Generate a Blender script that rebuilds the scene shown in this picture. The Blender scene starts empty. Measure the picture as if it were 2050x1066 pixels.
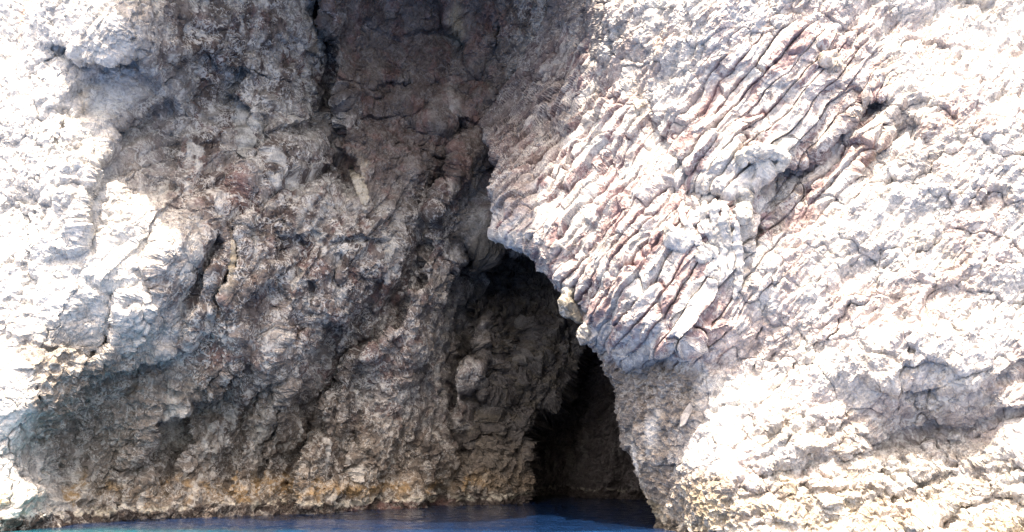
import bpy, bmesh, math
import numpy as np
from concurrent.futures import ThreadPoolExecutor
scene = bpy.context.scene
R = math.radians

# ------------------------------------------------------------------ camera
F = 1609.0; PITCH = R(13.0); CAM_H = 2.0
cam = bpy.data.cameras.new("camera"); cam_o = bpy.data.objects.new("camera", cam)
scene.collection.objects.link(cam_o)
cam.sensor_width = 36.0; cam.lens = 36.0 * F / 2050.0
cam.clip_start = 0.1; cam.clip_end = 5000
cam_o.location = (0, 0, CAM_H); cam_o.rotation_euler = (R(90) + PITCH, 0, 0)
scene.camera = cam_o

# ------------------------------------------------------------------ sky, sun, exposure
SUN_EL = R(67); SUN_AZ = R(6)      # high, behind the camera, a little to its left
SUN_DIR = np.array([-math.sin(SUN_AZ) * math.cos(SUN_EL), -math.cos(SUN_AZ) * math.cos(SUN_EL), math.sin(SUN_EL)])
w = bpy.data.worlds.new("World"); scene.world = w; w.use_nodes = True
nt = w.node_tree; nt.nodes.clear()
sky = nt.nodes.new("ShaderNodeTexSky"); sky.sky_type = 'NISHITA'; sky.sun_disc = False
sky.sun_elevation = SUN_EL; sky.sun_rotation = math.atan2(SUN_DIR[0], SUN_DIR[1])
sky.dust_density = 5.0; sky.air_density = 1.0; sky.ozone_density = 0.7
bgn = nt.nodes.new("ShaderNodeBackground"); bgn.inputs['Strength'].default_value = 0.15
outn = nt.nodes.new("ShaderNodeOutputWorld")
nt.links.new(sky.outputs[0], bgn.inputs[0]); nt.links.new(bgn.outputs[0], outn.inputs[0])
sl = bpy.data.lights.new("sun", 'SUN'); sl.energy = 3.1; sl.angle = R(0.5); sl.color = (0.99, 0.985, 0.98)
so = bpy.data.objects.new("sun", sl); scene.collection.objects.link(so)
from mathutils import Vector
so.rotation_euler = Vector(tuple(-SUN_DIR)).to_track_quat('-Z', 'Y').to_euler()
so.location = tuple(SUN_DIR * 100)
scene.view_settings.view_transform = 'Standard'; scene.view_settings.look = 'None'
scene.view_settings.use_white_balance = True; scene.view_settings.white_balance_temperature = 8300; scene.view_settings.white_balance_tint = 13
scene.view_settings.gamma = 1.0; scene.view_settings.exposure = 1.86
scene.cycles.max_bounces = 6; scene.cycles.diffuse_bounces = 4
try:
    scene.cycles.use_denoising = True; scene.cycles.denoising_prefilter = 'NONE'
except Exception:
    pass

# ------------------------------------------------------------------ numpy noise
POOL = ThreadPoolExecutor(4)
rng = np.random.default_rng(7)
_G = rng.normal(size=(256, 3)); _G = (_G / np.linalg.norm(_G, axis=1)[:, None] * 1.4).astype(np.float32)
_J = rng.random((4096, 3)).astype(np.float32)
def _hash(x, y, z, seed):
    h = x * np.uint32(0x8da6b343) ^ y * np.uint32(0xd8163841) ^ z * np.uint32(0xcb1ab31f) ^ np.uint32(seed * 2654435761 % 4294967296)
    h ^= h >> np.uint32(15); h *= np.uint32(0x2c1b3c6d); h ^= h >> np.uint32(12)
    return h
def _chunked(fn, P, nout):
    sh = P.shape[:-1]; Q = np.ascontiguousarray(P.reshape(-1, 3), dtype=np.float32)
    n = len(Q); outs = [np.empty(n, np.float32) for _ in range(nout)]
    def run(a):
        r = fn(Q[a:a + 32768])
        if nout == 1: r = (r,)
        for o, v in zip(outs, r): o[a:a + 32768] = v
    list(POOL.map(run, range(0, n, 32768)))
    outs = [o.reshape(sh) for o in outs]
    return outs[0] if nout == 1 else outs
def perlin(P, seed=0):
    def fn(p):
        f = np.floor(p); d = p - f; i = f.astype(np.int64).astype(np.uint32)
        u = d * d * d * (d * (d * 6 - 15) + 10); r = 0
        for cx in (0, 1):
            wx = u[:, 0] if cx else 1 - u[:, 0]
            for cy in (0, 1):
                wy = u[:, 1] if cy else 1 - u[:, 1]
                for cz in (0, 1):
                    wz = u[:, 2] if cz else 1 - u[:, 2]
                    g = _G[_hash(i[:, 0] + np.uint32(cx), i[:, 1] + np.uint32(cy), i[:, 2] + np.uint32(cz), seed) & np.uint32(255)]
                    r = r + wx * wy * wz * (g[:, 0] * (d[:, 0] - cx) + g[:, 1] * (d[:, 1] - cy) + g[:, 2] * (d[:, 2] - cz))
        return r
    return _chunked(fn, P, 1)
def fbm(P, scale, octs=4, gain=0.5, seed=0, lac=2.03):
    r = 0; a = 1.0; s = 1.0 / scale
    for o in range(octs):
        r = r + a * perlin(P * np.float32(s) + 17.3 * o, seed + o); a *= gain; s *= lac
    return r
def ridged(P, scale, octs=4, gain=0.5, seed=0):
    r = 0; a = 1.0; s = 1.0 / scale
    for o in range(octs):
        r = r + a * (1 - 2.2 * np.abs(perlin(P * np.float32(s) + 9.1 * o, seed + o))); a *= gain; s *= 2.1
    return r
def worley(P, seed=0):
    """F1, F2, random value of the nearest cell"""
    def fn(p):
        f = np.floor(p); d = p - f; i = f.astype(np.int64).astype(np.uint32)
        f1 = np.full(len(p), 9., np.float32); f2 = f1.copy(); idv = np.zeros(len(p), np.float32)
        for cx in (-1, 0, 1):
            for cy in (-1, 0, 1):
                for cz in (-1, 0, 1):
                    h = _hash(i[:, 0] + np.uint32(cx & 0xffffffff), i[:, 1] + np.uint32(cy & 0xffffffff), i[:, 2] + np.uint32(cz & 0xffffffff), seed)
                    j = _J[h & np.uint32(4095)]
                    e = (j[:, 0] + cx - d[:, 0]) ** 2 + (j[:, 1] + cy - d[:, 1]) ** 2 + (j[:, 2] + cz - d[:, 2]) ** 2
                    m = e < f1
                    f2 = np.where(m, f1, np.minimum(f2, e)); f1 = np.where(m, e, f1)
                    idv = np.where(m, ((h >> np.uint32(12)) & np.uint32(1023)).astype(np.float32) / 1023, idv)
        return np.sqrt(f1), np.sqrt(f2), idv
    return _chunked(fn, P, 3)
def facets(P, seed=0, tilt=1.0):
    """angular blocks: every cell is a tilted flat face at its own height; also the distance to the nearest joint"""
    def fn(p):
        f = np.floor(p); d = p - f; i = f.astype(np.int64).astype(np.uint32)
        f1 = np.full(len(p), 9., np.float32); f2 = f1.copy(); hv = np.zeros(len(p), np.float32)
        for cx in (-1, 0, 1):
            for cy in (-1, 0, 1):
                for cz in (-1, 0, 1):
                    h = _hash(i[:, 0] + np.uint32(cx & 0xffffffff), i[:, 1] + np.uint32(cy & 0xffffffff), i[:, 2] + np.uint32(cz & 0xffffffff), seed)
                    j = _J[h & np.uint32(4095)]; g = _G[(h >> np.uint32(5)) & np.uint32(255)]
                    ex = d[:, 0] - j[:, 0] - cx; ey = d[:, 1] - j[:, 1] - cy; ez = d[:, 2] - j[:, 2] - cz
                    e = ex * ex + ey * ey + ez * ez
                    v = tilt * (ex * g[:, 0] + ey * g[:, 1] + ez * g[:, 2]) + (((h >> np.uint32(12)) & np.uint32(1023)).astype(np.float32) / 1023 - .5)
                    m = e < f1
                    f2 = np.where(m, f1, np.minimum(f2, e)); f1 = np.where(m, e, f1); hv = np.where(m, v, hv)
        return hv, np.sqrt(f2) - np.sqrt(f1)
    return _chunked(fn, P, 2)
def chipped(P, seed=0):
    """continuous noise made of flat triangular faces meeting at sharp edges: broken stone"""
    def fn(p):
        f = np.floor(p); d = p - f; i = f.astype(np.int64).astype(np.uint32)
        o = np.argsort(-d, axis=1); sd = np.take_along_axis(d, o, 1); r = np.arange(len(p))
        def val(k): return (_hash(k[:, 0], k[:, 1], k[:, 2], seed) & np.uint32(4095)).astype(np.float32) / 2047.5 - 1
        k = i.copy(); v = val(k) * (1 - sd[:, 0])
        for q in range(3):
            k[r, o[:, q]] += np.uint32(1); nx = sd[:, q + 1] if q < 2 else 0
            v = v + val(k) * (sd[:, q] - nx)
        return v
    return _chunked(fn, P, 1)
_ROT = [np.linalg.qr(np.random.default_rng(100 + k).normal(size=(3, 3)))[0].astype(np.float32) for k in range(12)]
def chips(P, scale, octs=4, gain=.5, seed=0):
    r = 0; a = 1.; s_ = 1. / scale
    for o in range(octs):
        r = r + a * chipped((P * np.float32(s_)) @ _ROT[(o + seed) % 12] + 5.7 * o, seed + o); a *= gain; s_ *= 2.0
    return r
def terrace(h, k, sharp=.25):
    t = h * k; f = np.floor(t); return (f + sstep(0, sharp, t - f) * 1.0) / k
def sstep(a, b, x):
    t = np.clip((x - a) / (b - a), 0, 1); return t * t * (3 - 2 * t)

# ------------------------------------------------------------------ bearings <-> space
def place(px, py, d):
    """point seen at photo pixel (px,py), d metres ahead"""
    a = (px - 1025.0) / F; b = (533.0 - py) / F
    yy = math.cos(PITCH) - b * math.sin(PITCH); zz = math.sin(PITCH) + b * math.cos(PITCH)
    return np.stack([a * d / yy, d + 0 * a, CAM_H + zz * d / yy], -1)

def tps(ctrl):
    c = np.array(ctrl, float); p = c[:, :2] / 300; n = len(c)
    def U(r2): return r2 * np.log(r2 + 1e-9)
    K = U(((p[:, None] - p[None]) ** 2).sum(-1)) + 0.02 * np.eye(n)
    A = np.zeros((n + 3, n + 3)); A[:n, :n] = K; A[:n, n] = 1; A[:n, n + 1:] = p; A[n, :n] = 1; A[n + 1:, :n] = p.T
    sol = np.linalg.solve(A, np.r_[c[:, 2], 0, 0, 0])
    def ev(px, py):
        out = np.zeros(px.shape)
        x = px / 300; y = py / 300
        for k in range(n): out += sol[k] * U((x - p[k, 0]) ** 2 + (y - p[k, 1]) ** 2)
        return out + sol[n] + sol[n + 1] * x + sol[n + 2] * y
    return ev

def seg_dist(px, py, poly):
    """signed distance to a polyline (positive to its right when walking along it, y down) and run 0..1"""
    poly = np.array(poly, float); best = np.full(px.shape, 1e9); sg = np.zeros(px.shape); run = np.zeros(px.shape)
    L = np.r_[0, np.cumsum(np.hypot(*np.diff(poly, axis=0).T))]
    for k in range(len(poly) - 1):
        ax, ay = poly[k]; dx, dy = poly[k + 1] - poly[k]; l2 = dx * dx + dy * dy
        t = np.clip(((px - ax) * dx + (py - ay) * dy) / l2, 0, 1)
        ex = px - ax - t * dx; ey = py - ay - t * dy; d = np.hypot(ex, ey)
        m = d < best; best = np.where(m, d, best)
        sg = np.where(m, np.sign(dx * (py - ay) - dy * (px - ax)), sg)
        run = np.where(m, (L[k] + t * math.sqrt(l2)) / L[-1], run)
    return best * sg, run
def ends(run, e=0.12):
    return sstep(0, e, run) * sstep(0, e, 1 - run)
def fold(px, py, poly, amp, w, fall, front=30, lift=0.35):
    """rock stands proud on the left of the line and steps back by amp metres on its right, fading with distance"""
    s, run = seg_dist(px, py, poly); t = ends(run)
    back = amp * sstep(-w, w, s) * np.exp(-np.maximum(s, 0) / fall)
    fwd = -lift * .6 * amp * np.exp(np.minimum(s, 0) / (front * 1.6)) * (1 - sstep(-w, w, s))
    # beyond the line's ends the distance grows, so weight by nearness too
    return (back + fwd) * t
def groove(px, py, poly, amp, w):
    s, run = seg_dist(px, py, poly); return amp * np.exp(-(s / w) ** 2) * ends(run, 0.2)
def bump(px, py, cx, cy, rx, ry, rot, amp, power=2.0):
    c, s = math.cos(R(rot)), math.sin(R(rot)); x = px - cx; y = py - cy
    u = (x * c + y * s) / rx; v = (-x * s + y * c) / ry
    return -amp * np.clip(1 - (u * u + v * v), 0, 1) ** (1 / power)
def blob(px, py, cx, cy, rx, ry, rot=0):
    c, s = math.cos(R(rot)), math.sin(R(rot)); x = px - cx; y = py - cy
    return np.exp(-(((x * c + y * s) / rx) ** 2 + ((-x * s + y * c) / ry) ** 2))
def inside(px, py, poly, soft=20):
    poly = np.array(poly, float); n = len(poly); ins = np.zeros(px.shape, bool)
    for k in range(n):
        x0, y0 = poly[k]; x1, y1 = poly[(k + 1) % n]
        c = ((y0 > py) != (y1 > py)) & (px < (x1 - x0) * (py - y0) / (y1 - y0 + 1e-12) + x0); ins ^= c
    if soft is None: return ins
    d, _ = seg_dist(px, py, np.vstack([poly, poly[:1]])); d = np.abs(d)
    return sstep(-soft, soft, np.where(ins, d, -d))

def blur(A, n):
    for _ in range(n):
        B = A.copy(); B[1:-1] = (A[:-2] + 2 * A[1:-1] + A[2:]) / 4; A = B.copy()
        A[:, 1:-1] = (B[:, :-2] + 2 * B[:, 1:-1] + B[:, 2:]) / 4
    return A
def normals(P, n=2):
    du = np.empty_like(P); dv = np.empty_like(P)
    du[:, 1:-1] = P[:, 2:] - P[:, :-2]; du[:, 0] = P[:, 1] - P[:, 0]; du[:, -1] = P[:, -1] - P[:, -2]
    dv[1:-1] = P[2:] - P[:-2]; dv[0] = P[1] - P[0]; dv[-1] = P[-1] - P[-2]
    N = np.cross(dv, du); N /= np.linalg.norm(N, axis=-1, keepdims=True) + 1e-9
    N = blur(N, n); N /= np.linalg.norm(N, axis=-1, keepdims=True) + 1e-9
    return N
def axis(lo, a, b, hi, fine, coarse):
    pts = [np.arange(lo, a, coarse), np.arange(a, b, fine), np.arange(b, hi + coarse, coarse)]
    return np.concatenate(pts)

# ------------------------------------------------------------------ mesh + object helpers
def mesh_obj(name, P, faces, mat, col=None, aux=None, smooth=False):
    """P (n,3), faces (m,4)"""
    used = np.unique(faces); remap = np.full(len(P), -1, np.int64); remap[used] = np.arange(len(used))
    V = P[used]; Fq = remap[faces]
    me = bpy.data.meshes.new(name)
    me.vertices.add(len(V)); me.vertices.foreach_set("co", V.astype(np.float32).ravel())
    me.loops.add(Fq.size); me.loops.foreach_set("vertex_index", Fq.astype(np.int32).ravel())
    me.polygons.add(len(Fq)); me.polygons.foreach_set("loop_start", np.arange(0, Fq.size, Fq.shape[1], dtype=np.int32))
    me.polygons.foreach_set("use_smooth", np.full(len(Fq), smooth))
    me.update(calc_edges=True)
    for nm, arr in (("tint", col), ("wear", aux)):
        if arr is not None:
            at = me.attributes.new(nm, 'FLOAT_COLOR', 'POINT')
            c = np.ones((len(V), 4), np.float32); c[:, :3] = arr[used]; at.data.foreach_set("color", c.ravel())
    me.materials.append(mat)
    o = bpy.data.objects.new(name, me); scene.collection.objects.link(o)
    return o
def quads(nr, nc):
    i = np.arange(nr * nc).reshape(nr, nc)
    return np.stack([i[:-1, :-1], i[1:, :-1], i[1:, 1:], i[:-1, 1:]], -1)
def tag(o, label, cat, kind=None, group=None):
    o['label'] = label; o['category'] = cat
    if kind: o['kind'] = kind
    if group: o['group'] = group
    return o

# ------------------------------------------------------------------ materials
def rock_material(name, vein=0.5, vein_col=(0.78, 0.77, 0.74)):
    m = bpy.data.materials.new(name); m.use_nodes = True; t = m.node_tree; t.nodes.clear()
    N = t.nodes.new; L = t.links.new
    out = N("ShaderNodeOutputMaterial"); b = N("ShaderNodeBsdfPrincipled"); L(b.outputs[0], out.inputs[0])
    b.inputs['Roughness'].default_value = 0.88
    b.inputs['Specular IOR Level'].default_value = 0.25
    geo = N("ShaderNodeTexCoord"); co = geo.outputs['Object']
    tint = N("ShaderNodeAttribute"); tint.attribute_name = "tint"
    wear = N("ShaderNodeAttribute"); wear.attribute_name = "wear"
    sep = N("ShaderNodeSeparateColor"); L(wear.outputs['Color'], sep.inputs[0])
    def noise(scale, det, rough, dist=0.0, vec=co):
        n = N("ShaderNodeTexNoise"); n.inputs['Scale'].default_value = scale; n.inputs['Detail'].default_value = det
        n.inputs['Roughness'].default_value = rough; n.inputs['Distortion'].default_value = dist; L(vec, n.inputs['Vector']); return n.outputs['Fac']
    def math_(op, a, b_=None, c=None):
        n = N("ShaderNodeMath"); n.operation = op
        for k, v in enumerate((a, b_, c)):
            if v is None: continue
            if isinstance(v, (int, float)): n.inputs[k].default_value = v
            else: L(v, n.inputs[k])
        return n.outputs[0]
    def rampf(v, a, b_):
        n = N("ShaderNodeMapRange"); n.inputs['From Min'].default_value = a; n.inputs['From Max'].default_value = b_; n.clamp = True
        n.interpolation_type = 'SMOOTHSTEP'; L(v, n.inputs['Value']); return n.outputs[0]
    def mixc(f, a, b_, mode='MIX'):
        n = N("ShaderNodeMix"); n.data_type = 'RGBA'; n.blend_type = mode
        for k, v in ((0, f), (6, a), (7, b_)):
            if isinstance(v, tuple): n.inputs[k].default_value = v + (1,)
            elif isinstance(v, (int, float)): n.inputs[k].default_value = v
            else: L(v, n.inputs[k])
        return n.outputs[2]
    # mottling of the stone
    n1 = noise(2.3, 8, 0.65); n2 = noise(14, 6, 0.7)
    gain = math_('ADD', math_('MULTIPLY', math_('SUBTRACT', n1, 0.5), 1.5), 1.0)
    gain = math_('ADD', gain, math_('MULTIPLY', math_('SUBTRACT', n2, 0.5), 1.5))
    gain = math_('MAXIMUM', gain, 0.25)
    vm = N("ShaderNodeVectorMath"); vm.operation = 'SCALE'; L(tint.outputs['Color'], vm.inputs[0]); L(gain, vm.inputs['Scale'])
    col = vm.outputs[0]
    # calcite threads: thin wandering lines, broken into patches
    def threads(scale, width, dist):
        n = noise(scale, 2.5, 0.55, dist)
        return math_('SUBTRACT', 1.0, rampf(math_('ABSOLUTE', math_('SUBTRACT', n, 0.5)), width * 0.3, width))
    t1 = math_('MULTIPLY', threads(2.2, 0.05, 0.9), rampf(noise(1.3, 4, 0.65), 0.47, 0.58))
    t2 = math_('MULTIPLY', threads(6.0, 0.075, 1.3), rampf(noise(2.1, 4, 0.6), 0.47, 0.60))
    t3 = math_('MULTIPLY', rampf(noise(26, 3, 0.6, 1.5), 0.56, 0.66), rampf(noise(3.1, 4, 0.6), 0.42, 0.62))
    # joints: a warped net of cracks, some healed with calcite
    wn = N("ShaderNodeTexNoise"); wn.inputs['Scale'].default_value = 2.2; wn.inputs['Detail'].default_value = 4; L(co, wn.inputs['Vector'])
    wv = N("ShaderNodeVectorMath"); wv.operation = 'MULTIPLY_ADD'; L(wn.outputs['Color'], wv.inputs[0]); wv.inputs[1].default_value = (.55, .55, .55); L(co, wv.inputs[2])
    def joints(scale, width, stretch=(1, 1, 1)):
        mp = N("ShaderNodeMapping"); mp.inputs['Rotation'].default_value = (0, R(32), 0); mp.inputs['Scale'].default_value = stretch; L(wv.outputs[0], mp.inputs[0])
        vo = N("ShaderNodeTexVoronoi"); vo.feature = 'DISTANCE_TO_EDGE'; vo.inputs['Scale'].default_value = scale; L(mp.outputs[0], vo.inputs['Vector'])
        return math_('SUBTRACT', 1.0, rampf(vo.outputs['Distance'], width * .15, width))
    ja = joints(1.05, 0.05, (1.3, 1, .65)); jb = joints(2.6, 0.085, (1.2, 1, .8))
    heal = rampf(noise(.8, 4, 0.6), 0.50, 0.60)
    crack = math_('MULTIPLY', math_('MAXIMUM', math_('MULTIPLY', ja, rampf(noise(.9, 3, .6), .40, .52)), math_('MULTIPLY', jb, rampf(noise(1.2, 3, 0.6), 0.47, 0.60))), math_('SUBTRACT', 1.0, heal))
    t4 = math_('MULTIPLY', math_('MAXIMUM', ja, jb), math_('MULTIPLY', heal, rampf(noise(5, 3, .6), .40, .58)))
    v = math_('MINIMUM', math_('ADD', math_('ADD', t1, t2), math_('ADD', t4, math_('MULTIPLY', math_('MULTIPLY', t3, 0.5), sep.outputs[1]))), 1.0)
    v = math_('MULTIPLY', math_('MULTIPLY', v, vein), sep.outputs[0])
    col = mixc(v, col, vein_col)
    # weathered specks
    sp = math_('MULTIPLY', rampf(noise(21, 4, 0.7, .5), 0.62, 0.74), 0.35)
    col = mixc(sp, col, (0.09, 0.08, 0.075))
    L(col, b.inputs['Base Color'])
    # fine relief, gentler where the stone is dense
    h = math_('ADD', math_('MULTIPLY', noise(9, 8, 0.66, 0.6), 0.065), math_('MULTIPLY', noise(38, 5, 0.7), 0.02))
    h = math_('MULTIPLY', h, sep.outputs[1])
    h = math_('ADD', h, math_('MULTIPLY', v, 0.02))
    h = math_('SUBTRACT', h, math_('MULTIPLY', crack, 0.055))
    bp = N("ShaderNodeBump"); bp.inputs['Strength'].default_value = 0.7; bp.inputs['Distance'].default_value = 1.0
    L(h, bp.inputs['Height']); L(bp.outputs[0], b.inputs['Normal'])
    return m
M_ROCK = rock_material("limestone", 0.75)

def water_material():
    m = bpy.data.materials.new("sea_water"); m.use_nodes = True; t = m.node_tree
    b = t.nodes["Principled BSDF"]; N = t.nodes.new; L = t.links.new
    co = N("ShaderNodeTexCoord").outputs['Object']
    at = N("ShaderNodeAttribute"); at.attribute_name = "tint"
    L(at.outputs['Color'], b.inputs['Base Color'])
    b.inputs['Roughness'].default_value = 0.03; b.inputs['IOR'].default_value = 1.333
    mp = N("ShaderNodeMapping"); mp.inputs['Scale'].default_value = (1.0, 1.6, 1.0); L(co, mp.inputs[0])
    n1 = N("ShaderNodeTexNoise"); n1.inputs['Scale'].default_value = 1.3; n1.inputs['Detail'].default_value = 5; n1.inputs['Distortion'].default_value = 0.6; L(mp.outputs[0], n1.inputs['Vector'])
    n2 = N("ShaderNodeTexNoise"); n2.inputs['Scale'].default_value = 6; n2.inputs['Detail'].default_value = 4; L(mp.outputs[0], n2.inputs['Vector'])
    a = N("ShaderNodeMath"); a.operation = 'MULTIPLY_ADD'; L(n2.outputs[0], a.inputs[0]); a.inputs[1].default_value = 0.18; L(n1.outputs[0], a.inputs[2])
    bp = N("ShaderNodeBump"); bp.inputs['Strength'].default_value = 0.5; bp.inputs['Distance'].default_value = 0.1
    L(a.outputs[0], bp.inputs['Height']); L(bp.outputs[0], b.inputs['Normal'])
    return m
M_WATER = water_material()

def C(r, g, b): return np.array([r, g, b], np.float32)
def lay(col, mask, c):
    m = np.clip(mask, 0, 1)[..., None]; return col * (1 - m) + c * m

FINE = 1.7
# ================================================================== the cave side (left cliff, roof, buttresses, chamber)
ux = axis(-420, -20, 1320, 2500, FINE, 9); vy = axis(-760, -12, 1062, 1150, FINE, 8)
PX, PY = np.meshgrid(ux, vy)
ctrl_L = [(-400,1050,19.6),(-400,600,20),(-400,100,21.5),(-400,-450,24),
 (0,1060,21.5),(0,900,21.4),(0,700,21.6),(0,400,22.2),(0,100,22.8),(0,-200,23.8),(0,-450,25),
 (100,1010,22.3),(90,820,21.7),
 (150,1000,24.2),(150,880,23.9),(150,700,22.3),(150,500,22),(150,350,21.9),(100,200,22),(240,40,21.7),(330,130,23.6),(230,220,23.4),
 (300,1005,25.3),(300,850,24.9),(300,720,23.8),(300,600,22.9),(300,480,22.9),(300,300,24),
 (450,1005,26.2),(450,850,25.9),(450,720,25.0),(450,600,24.2),(450,420,24.6),(430,200,26),(420,0,25),(400,-200,23.5),(400,-450,21),
 (600,1010,27.4),(590,900,27.1),(620,780,26.3),(630,660,25.6),(600,500,25.7),(580,350,26.3),(570,200,27),(560,60,27),(620,-100,26.5),
 (700,900,29.6),(690,760,29.4),
 (800,1000,30.3),(820,850,29.7),(840,700,29.3),(860,620,29.8),
 (750,600,27.2),(810,520,27.7),(770,420,27.6),(850,400,28.7),(890,310,29.6),
 (720,330,28.6),(720,200,30.4),(700,60,30.6),(800,250,30.8),(820,100,31.8),(930,120,32),(850,0,31),(1000,20,30.6),(1080,60,30.6),(950,240,32),(1050,180,31.5),
 (700,-200,26),(900,-200,26.5),(1100,-200,27),(1300,-200,26.5),(700,-450,21),(1000,-450,21.5),(1300,-450,25),(60,-760,21.5),(170,-760,17.2),(300,-760,16),(450,-760,15.9),(200,-450,21.5),(700,-760,15.6),(950,-760,16),(1100,-760,19),(1300,-760,24.5),(0,-760,25.5),(-400,-760,26),  # unseen lip overhead, pulled forward to shade the wall below
 (950,400,32),(890,500,31.3),(960,490,32.2),(1000,560,35.6),(960,640,33),(1080,600,35.2),(1100,500,36),
 (1000,700,32.9),(980,850,32.6),(1000,990,33),(1045,930,33.2),(1060,820,33.4),(1130,740,33.7),(1150,650,34.5),
 (920,960,31.4),(1200,500,35),(1300,600,35.5),(1300,300,35),(1200,300,34),(1180,100,32),
 (1700,900,30),(1700,500,28),(1700,100,28),(1700,-300,26),(2300,900,24),(2300,400,24),(2300,-400,22)]
evL = tps(ctrl_L)
gx = np.arange(-460, 2560, 12.); gy = np.arange(-800, 1200, 12.); GX, GY = np.meshgrid(gx, gy); GD = evL(GX, GY)
def bil(px, py):
    fx = (px - gx[0]) / 12; fy = (py - gy[0]) / 12; i = np.clip(fx.astype(int), 0, len(gx) - 2); j = np.clip(fy.astype(int), 0, len(gy) - 2)
    u = fx - i; v = fy - j
    return GD[j, i] * (1 - u) * (1 - v) + GD[j, i + 1] * u * (1 - v) + GD[j + 1, i] * (1 - u) * v + GD[j + 1, i + 1] * u * v
D0 = bil(PX, PY)
P = place(PX, PY, D0)
# the folds wander a little
q = P * np.array([1, .3, 1])
wx = fbm(q, 1.6, 4, 0.55, 11) * 26; wy = fbm(q, 1.6, 4, 0.55, 21) * 26
X = PX + wx; Y = PY + wy
D = D0.copy()
# big creases of the cave side
CRA = [(930,225),(900,320),(872,420),(850,500),(825,570),(785,640),(730,692),(680,750),(645,820),(612,900),(590,1000),(580,1060)]
D += fold(X, Y, CRA, 3.0, 17, 110, 60, 0.3)
D += fold(X, Y, [(655,-120),(650,0),(655,90),(662,180),(690,300),(720,400)], 2.2, 14, 110, 60, 0.2)
D += fold(X, Y, [(945,560),(950,640),(940,700),(912,770),(905,840),(930,900),(925,1000),(925,1060)], 2.4, 15, 70, 50, 0.3)
D += fold(X, Y, [(905,495),(945,510),(990,505),(1040,500),(1120,500)][::-1], -0.0, 10, 60)
D += fold(X, Y, [(1130,496),(1050,506),(1000,502),(960,514),(925,500)][::-1], 3.0, 6, 90, 30, 0.2)
# rim of the left bulge above the notch
D += fold(X, Y, [(480,610),(440,700),(300,745),(260,820),(150,880),(120,960),(80,1010)][::-1], -0.9, 14, 90, 40, 0.2) * 0
D += fold(X, Y, [(70,1020),(125,930),(130,880),(180,790),(300,735),(400,650),(470,610)], .75, 14, 90, 50, 0.15)
D += fold(X, Y, [(250,960),(300,860),(440,790),(470,700),(505,600),(560,540)], 1.3, 14, 70, 40, 0.3)
D += fold(X, Y, [(170,520),(175,400),(240,240),(330,215),(390,235)], 0.9, 9, 60, 40, 0.4)
D += fold(X, Y, [(150,90),(240,150),(330,120),(400,60),(440,-40)][::-1], -0.0, 9, 60)
D += fold(X, Y, [(120,60),(160,120),(250,125),(300,175),(380,100),(450,70)], 0.9, 9, 50, 40, 0.4)
# left smooth tongue and other drapes of the upper wall
D += fold(X, Y, [(420,110),(500,140),(470,190),(500,260),(500,310),(470,350),(465,420)], 0.9, 6, 40, 26, 0.4)
D += fold(X, Y, [(560,60),(630,120),(640,240),(650,330),(640,380)], 0.6, 7, 40, 30, 0.4)
D += fold(X, Y, [(520,380),(480,460),(455,560),(440,640)], 0.5, 6, 40, 30, 0.4)
D += fold(X, Y, [(540,490),(620,480),(720,470),(800,460)], 0.3, 5, 40, 30, 0.4)
D += fold(X, Y, [(640,150),(740,185),(850,150),(940,170)], .3, 8, 50, 40, .2) + fold(X, Y, [(700,30),(800,75),(880,50),(960,100)], .35, 8, 50, 40, .2) + fold(X, Y, [(700,250),(780,235),(860,265),(905,250)], .25, 7, 40, 40, .2) + fold(X, Y, [(860,-30),(905,60),(960,130),(985,180)], .6, 9, 50, 40, .3)
D += groove(X, Y, [(775,295),(830,303),(900,320)], 0.4, 4)
D += groove(X, Y, [(30,620),(50,690),(65,760),(95,830)], 0.35, 4)
D += groove(X, Y, CRA, 1.1, 11) + groove(X, Y, [(945,560),(950,640),(940,700),(912,770),(905,840),(930,900),(925,1000),(925,1060)], .9, 10) + groove(X, Y, [(655,-120),(650,0),(655,90),(662,180),(690,300)], .9, 10)
D += groove(X, Y, [(520,380),(480,460),(455,560),(430,660)], .5, 7) + groove(X, Y, [(610,620),(560,700),(510,790),(480,880)], .6, 8) + groove(X, Y, [(760,740),(720,840),(700,950)], .5, 8)
D += groove(X, Y, [(650,150),(660,300),(690,420)], 0.5, 14)
for (x0, y0, x1, y1, a) in [(650,710,610,860,.5),(690,640,660,900,.5),(740,690,720,930,.5),(800,600,800,720,.3),(880,590,870,660,.3),
        (1000,560,930,760,.5),(1040,560,960,760,.45),(1080,580,990,800,.4),(1100,620,1010,860,.35),(1020,800,980,960,.4),(960,760,950,900,.4),(1130,600,1060,740,.3),
        (560,760,520,1000,.6),(500,780,440,990,.5),(380,820,330,990,.5),(620,480,560,640,.4),(700,500,650,680,.45),(760,560,720,660,.4),(330,480,270,640,.35),(420,520,350,700,.4),(470,420,400,560,.4),(540,220,520,420,.4),(250,560,190,760,.35),
        (350,250,320,420,.4),(640,560,600,700,.4),(740,720,690,980,.6),(860,740,830,980,.5),(990,780,930,990,.6),(1060,660,1000,900,.5),
        (950,240,905,330,.3),(975,250,930,330,.3),(1010,30,940,230,.4)]:
    xm = (x0 + x1) / 2 + 8; ym = (y0 + y1) / 2
    D += fold(X, Y, [(x0, y0), (xm, ym), (x1, y1)], a * 1.5, 8, 36, 30, 0.4)
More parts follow.
